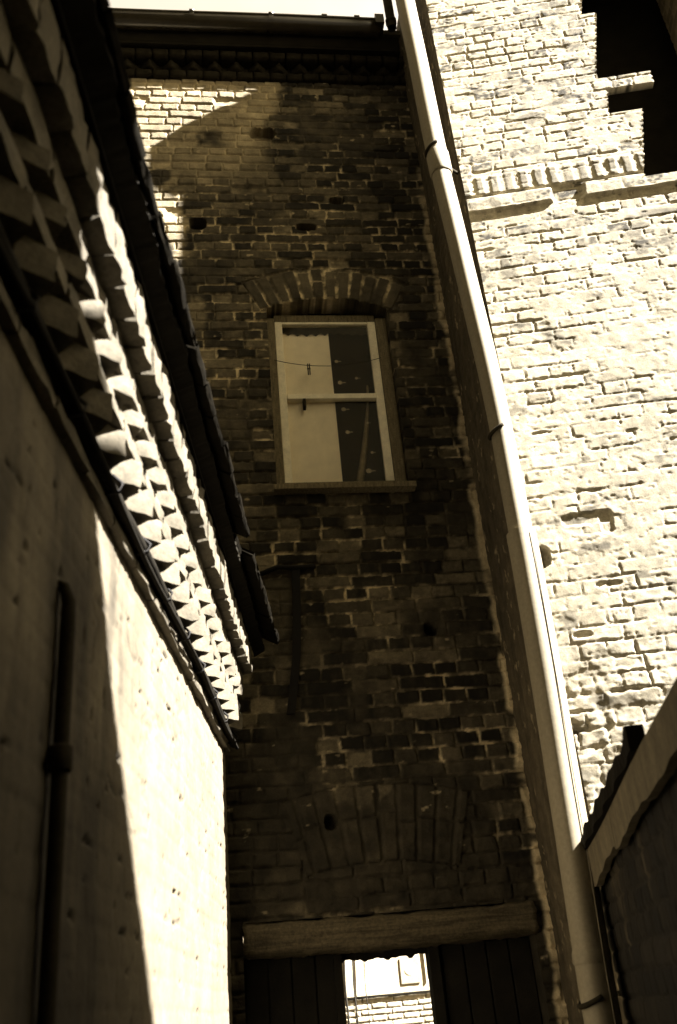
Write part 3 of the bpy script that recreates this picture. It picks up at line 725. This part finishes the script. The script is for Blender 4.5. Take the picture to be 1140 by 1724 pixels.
# mortar bedding under the tile ends: one ragged ridge
mb = MB(); N = 260; vs = []
for i in range(N+1):
    s_ = -4.2+4.05*i/N; q = float(fbm(np.array(s_*4.), np.array(1.), 150., 4)); r_o = .222+.05*max(0, q-.42)+.004*random.uniform(-1, 1); zz = 3.176+.03*(q-.5)
    for o_, z in ((.14, 3.192), (r_o-.03, 3.215), (r_o-.03, zz+.06), (.14, 3.25)): vs.append(lp(s_, o_, z+random.uniform(-.002, .002)))
fs = [(i*4+k, i*4+(k+1) % 4, (i+1)*4+(k+1) % 4, (i+1)*4+k) for i in range(N) for k in range(4)]+[(0,1,2,3), (N*4+3, N*4+2, N*4+1, N*4)]
mb.add(vs, fs); mb.build('mortar_bedding', 'tar', lh)
# dark conduit along the cornice foot
cd = thing('conduit', tuple(lp(-2.5, .03, 2.765)), 'dark conduit clipped along the foot of the dogtooth cornice', 'conduit')
mb = MB(); mb.tube([lp(s, .034+.004*math.sin(s*5), 2.763+.006*math.sin(s*3.1)+random.uniform(-.002, .002)) for s in np.linspace(-5, -.2, 60)], .017, 10); 
mb.tube([lp(s, .046+.004*math.sin(s*4+1), 2.745+.006*math.sin(s*3.6)+random.uniform(-.002, .002)) for s in np.linspace(-5, -.2, 60)], .008, 8); mb.build('cable_run', 'tar', cd, True)
for s in np.arange(-4.6, -.2, .33):
    mb = MB(); mb.tube([lp(s, .0, 2.735), lp(s, .058, 2.742), lp(s+.003, .062, 2.765), lp(s, .04, 2.787), lp(s, .0, 2.79)], .005, 6); mb.build('clip', 'rust', cd, True)
# black pipe standing on the left wall near the camera
bp = thing('black_pipe', tuple(lp(-2.85, .03, 0)), 'black iron pipe with a collar fixed upright on the shaded left wall', 'pipe')
mb = MB(); mb.tube([lp(-2.86, .022, z) for z in (0, .8, 1.4, 1.9, 2.3, 2.36)]+[lp(-2.86, .012, 2.395), lp(-2.86, -.012, 2.41)], [.015]*5+[.014, .011, .007], 14); mb.build('pipe_length', 'iron', bp, True)
mb = MB(); mb.tube([lp(-2.86, .022, z) for z in (2.03, 2.035, 2.075, 2.08)], [.017, .022, .022, .017], 14); mb.build('collar', 'iron', bp, True)

# ================================================================== lean-to at the right
A0 = V3(1.40, 3.75, 0); LW = V3(-.2135, -.977, 0); LO = V3(-.977, .2135, 0)     # along towards camera, out into the alley
def rp(u, off, z): return A0 + LW*u + LO*off + Z*z
lt = thing('lean_to', tuple(rp(1.5, 0, 0)), 'low dark lean-to shed at lower right with a pale fascia board', 'shed')
def shed_fn(U, Vv):
    d, row, k, h1, h2 = bricks(U, Vv, 17.1)
    m_ = sst(-.002, .006, d); st_ = sst(.62, .72, fbm(U*10, Vv*2.6, 130., 4))
    t = (.006+.010*h1)*m_+.012*(1-m_); t = t + .05*st_*fbm(U*22, Vv*22, 131.)
    return m_*.008+.012*(fbm(U*9, Vv*9, 132.)-.5), tint(t, .8, .48)
field('wall', 'masonry', lt, A0, LW, Z, LO, .02, 3.0, .6, 2.06, .009, shed_fn, None, skirt=.05)
mb = MB(); mb.obox(A0, LW, LO, Z, (.02, 3.0), (-.15, -.004), (0, .6)); mb.obox(A0, LW, LO, Z, (3.0, 3.9), (-.15, -.004), (0, 2.05)); mb.build('plain_wall', 'darkbrick', lt)
def ft(u): return 2.065+.052*u
for ua, ub in ((.03, .80), (.806, 3.2)):
    mb = MB(); N = 30; vs = []
    for i in range(N+1):
        u = ua+(ub-ua)*i/N; zt = ft(u); hb = .112+.006*math.sin(u*9)+.004*math.sin(u*31)+(.012 if u < .8 else 0)*math.sin(u*6)
        for o_, z in ((.022, zt-hb), (.046, zt-hb), (.046, zt), (.022, zt)): vs.append(rp(u, o_+.003*math.sin(u*4+z), z))
    fs = [(i*4+k, i*4+(k+1) % 4, (i+1)*4+(k+1) % 4, (i+1)*4+k) for i in range(N) for k in range(4)]+[(0,1,2,3), (N*4+3, N*4+2, N*4+1, N*4)]
    mb.add(vs, fs); mb.build('fascia_board', 'fascia', lt)
mb = MB(); N = 40; vs = []
for i in range(N+1):
    u = .0+1.46*i/N; zt = ft(u)
    top = .034*sst(0, .35, np.array(u))*1.0 + .006*math.sin(u*37)+.005*math.sin(u*17+1)
    if i >= N-1: top += .02
    for o_, z in ((.02, zt+.002), (.062+.006*math.sin(u*23), zt+.002), (.066, zt+.012+float(top)), (.02, zt+.012+float(top))): vs.append(rp(u, o_, z))
fs = [(i*4+k, i*4+(k+1) % 4, (i+1)*4+(k+1) % 4, (i+1)*4+k) for i in range(N) for k in range(4)]+[(0,1,2,3), (N*4+3, N*4+2, N*4+1, N*4)]
mb.add(vs, fs); mb.build('felt_edge', 'tar', lt)
mb = MB(); v = [rp(.02, .03, 2.07), rp(3.9, .03, 2.07+.052*3.9), rp(3.9, -3, 2.07+.052*3.9+.7), rp(.02, -3, 2.77)]
mb.add(v+[p-Z*.03 for p in v], [(0,1,2,3),(4,7,6,5),(0,4,5,1),(1,5,6,2),(2,6,7,3),(3,7,4,0)]); mb.build('roof', 'tar', lt)
for i, (u, o_, s_, lab) in enumerate(((.13, -.03, (.05, .03, .028), 'pale broken brick lying on the lean-to roof beside the downpipe'), (.22, -.10, (.045, .035, .03), 'second broken brick on the lean-to roof, set back against the pale wall'), (.10, .0, (.014, .014, .05), 'small upright shard on the lean-to roof edge beside the downpipe'))):
    mb = MB(); a = .6+i; zc_ = 2.085+s_[2]+max(0, -o_)*.23
    brick(mb, rp(u, o_, zc_), ((math.cos(a), math.sin(a), .1), (-math.sin(a), math.cos(a), 0), (0, -.05, 1)), s_, .012, .005)
    tag(mb.build('broken_brick' if i < 2 else 'shard', 'cornice', None, True), lab, 'rubble')

# ================================================================== unseen house behind, right, added to cast the shade on the near left wall
rh = thing('shade_house', (2.8, -2.5, 0), 'unseen brick house behind the viewpoint at the right, shaped to shade the left wall', 'house')
GY = .5; prof = []
for sv, zv in ((-3.34, 3.7), (-3.20, 3.08), (-3.11, 2.86), (-2.95, 2.80), (-2.74, 2.755), (-2.62, 2.70), (-2.35, 2.25), (-1.87, 1.63), (-1.0, .55)):
    P = lp(sv, 0, zv); t = (P[1]-GY)/.443; q = P - SUN*t; prof.append((float(q[0]), float(q[2])))  # roofline traced back along the sun from the wanted shadow edge
RHPROF = prof; print("PROF", prof)
prof = sorted(prof); prof.insert(0, (.78, prof[0][1]-.1))  # left end extended to block sky light above the near wall
x0, x1 = prof[0][0], prof[-1][0]
mb = MB(); n = len(prof)
top = [(a, GY, c) for a, c in prof]; bot = [(a, GY, 0) for a, c in prof]
tb = [(a, -7, c) for a, c in prof]; bb = [(a, -7, 0) for a, c in prof]
fs = []
for i in range(n-1):
    fs += [(i, i+1, n+i+1, n+i), (2*n+i, 3*n+i, 3*n+i+1, 2*n+i+1), (i, 2*n+i, 2*n+i+1, i+1), (n+i, n+i+1, 3*n+i+1, 3*n+i)]
fs += [(0, n, 3*n, 2*n), (n-1, 3*n-1, 4*n-1, 2*n-1)]
mb.add(top+bot+tb+bb, fs); mb.build('wall', 'hidden', rh)
mb = MB(); v = [(a, GY-.05, c+.005) for a, c in prof]+[(a, -7.2, c+.005) for a, c in prof]; v2 = [(a, b, c+.05) for a, b, c in v]
fs = []
for i in range(n-1):
    fs += [(i, i+1, n+i+1, n+i), (2*n+i, 3*n+i, 3*n+i+1, 2*n+i+1), (i, 2*n+i, 2*n+i+1, i+1), (n+i, n+i+1, 3*n+i+1, 3*n+i)]
fs += [(0, n, 3*n, 2*n), (n-1, 2*n-1, 4*n-1, 3*n-1)]
mb.add(v+v2, fs); mb.build('roof', 'slate', rh)
# unseen tall houses added left and behind the viewpoint to cut sky light
def block(name, lab, x0, x1, y0, y1, h):
    t_ = thing(name, ((x0+x1)/2, (y0+y1)/2, 0), lab, 'house')
    MB().box(x0, x1, y0, y1, 0, h).build('wall', 'darkbrick', t_)
    mb = MB(); xm = (x0+x1)/2; v = [(x0-.2, y0-.2, h+.004), (x1+.2, y0-.2, h+.004), (x1+.2, y1+.2, h+.004), (x0-.2, y1+.2, h+.004), (xm, y0-.2, h+1.6), (xm, y1+.2, h+1.6)]
    mb.add(v, [(0,3,2,1),(0,1,4),(2,3,5),(1,2,5,4),(3,0,4,5)]); mb.build('roof', 'slate', t_)
block('left_sky_block', 'unseen tall dark house added beyond the low outbuilding to block sky light', -9, -3.6, -8, 4.2, 11.5)
block('rear_sky_block', 'unseen tall dark house added behind the viewpoint to block sky light', -3.4, .9, -9, -1.3, 10.5)

# ================================================================== yard wall seen through the doorway
FYd = 12.0
yw = thing('yard_wall', (1.7, FYd, 0), 'sunlit brick and rendered wall seen through the gap in the dark doorway', 'wall')
def far_fn(U, Vv):
    d, row, k, h1, h2 = bricks(U, Vv, 23.3, course=.062, L=.36, joint=.016, edge=.008)
    m_ = sst(-.003, .006, d); up_ = sst(1.795, 1.805, Vv+.0*U)
    t = (.55+.16*(h1-.5))*m_+.10*(1-m_)*sst(.3, .5, fbm(U*5, Vv*5, 140.))+.22*(1-m_)*.5
    t = t*(1-up_)+up_*(.58+.1*(fbm(U*4, Vv*4, 141.)-.5)); h = m_*.012*(1-up_)+up_*.02+.004*(fbm(U*12, Vv*12, 142.)-.5)
    return h, tint(t, .86, .6)
field('brickwork', 'limewash', yw, V3(0, FYd, 0), X, Z, -Y, .6, 3.0, .6, 3.2, .01, far_fn, None, skirt=.1)
mb = MB(); mb.box(-6, .6, FYd+.002, FYd+.25, 0, 3.2); mb.box(3.0, 9, FYd+.002, FYd+.25, 0, 3.2); mb.box(.6, 3.0, FYd+.002, FYd+.25, 0, .6); mb.box(.6, 3.0, FYd+.1, FYd+.25, .6, 3.2); mb.build('plain_wall', 'hidden', yw)
MB().box(.6, 3.0, FYd-.034, FYd-.0215, 1.794, 1.812).build('ledge', 'tar', yw)
vt = MB().box(1.92, 2.14, FYd-.034, FYd-.0225, 1.90, 2.17).build('vent_plate', 'vent', yw)
MB().tube([(2.03, FYd-.034, 2.05), (2.03, FYd-.040, 2.05)], [.075, .06], 20).build('vent_boss', 'sash', vt, 'auto')
for x, zt, r, lab in ((1.27, 2.6, .014, 'thickest of the cables on the sunlit yard wall, at the left edge of the gap'), (1.37, 2.6, .010, 'middle one of three cables down the sunlit yard wall'), (1.50, 2.6, .006, 'thinnest of the cables down the sunlit yard wall, nearest the vent')):
    mb = MB(); mb.tube([(x+.006*math.sin(z*9), FYd-.075, z) for z in np.linspace(1.2, zt, 20)], r, 7); tag(mb.build('cable', 'cable', None, True), lab, 'cable', 'cables on the yard wall')
mb = MB(); mb.tube([(2.235, FYd-.045, 1.93), (2.235, FYd-.045, 2.6)], .012, 8); tag(mb.build('bell_wire', 'cable', None, True), 'short dark wire ending beside the square vent on the yard wall', 'wire')
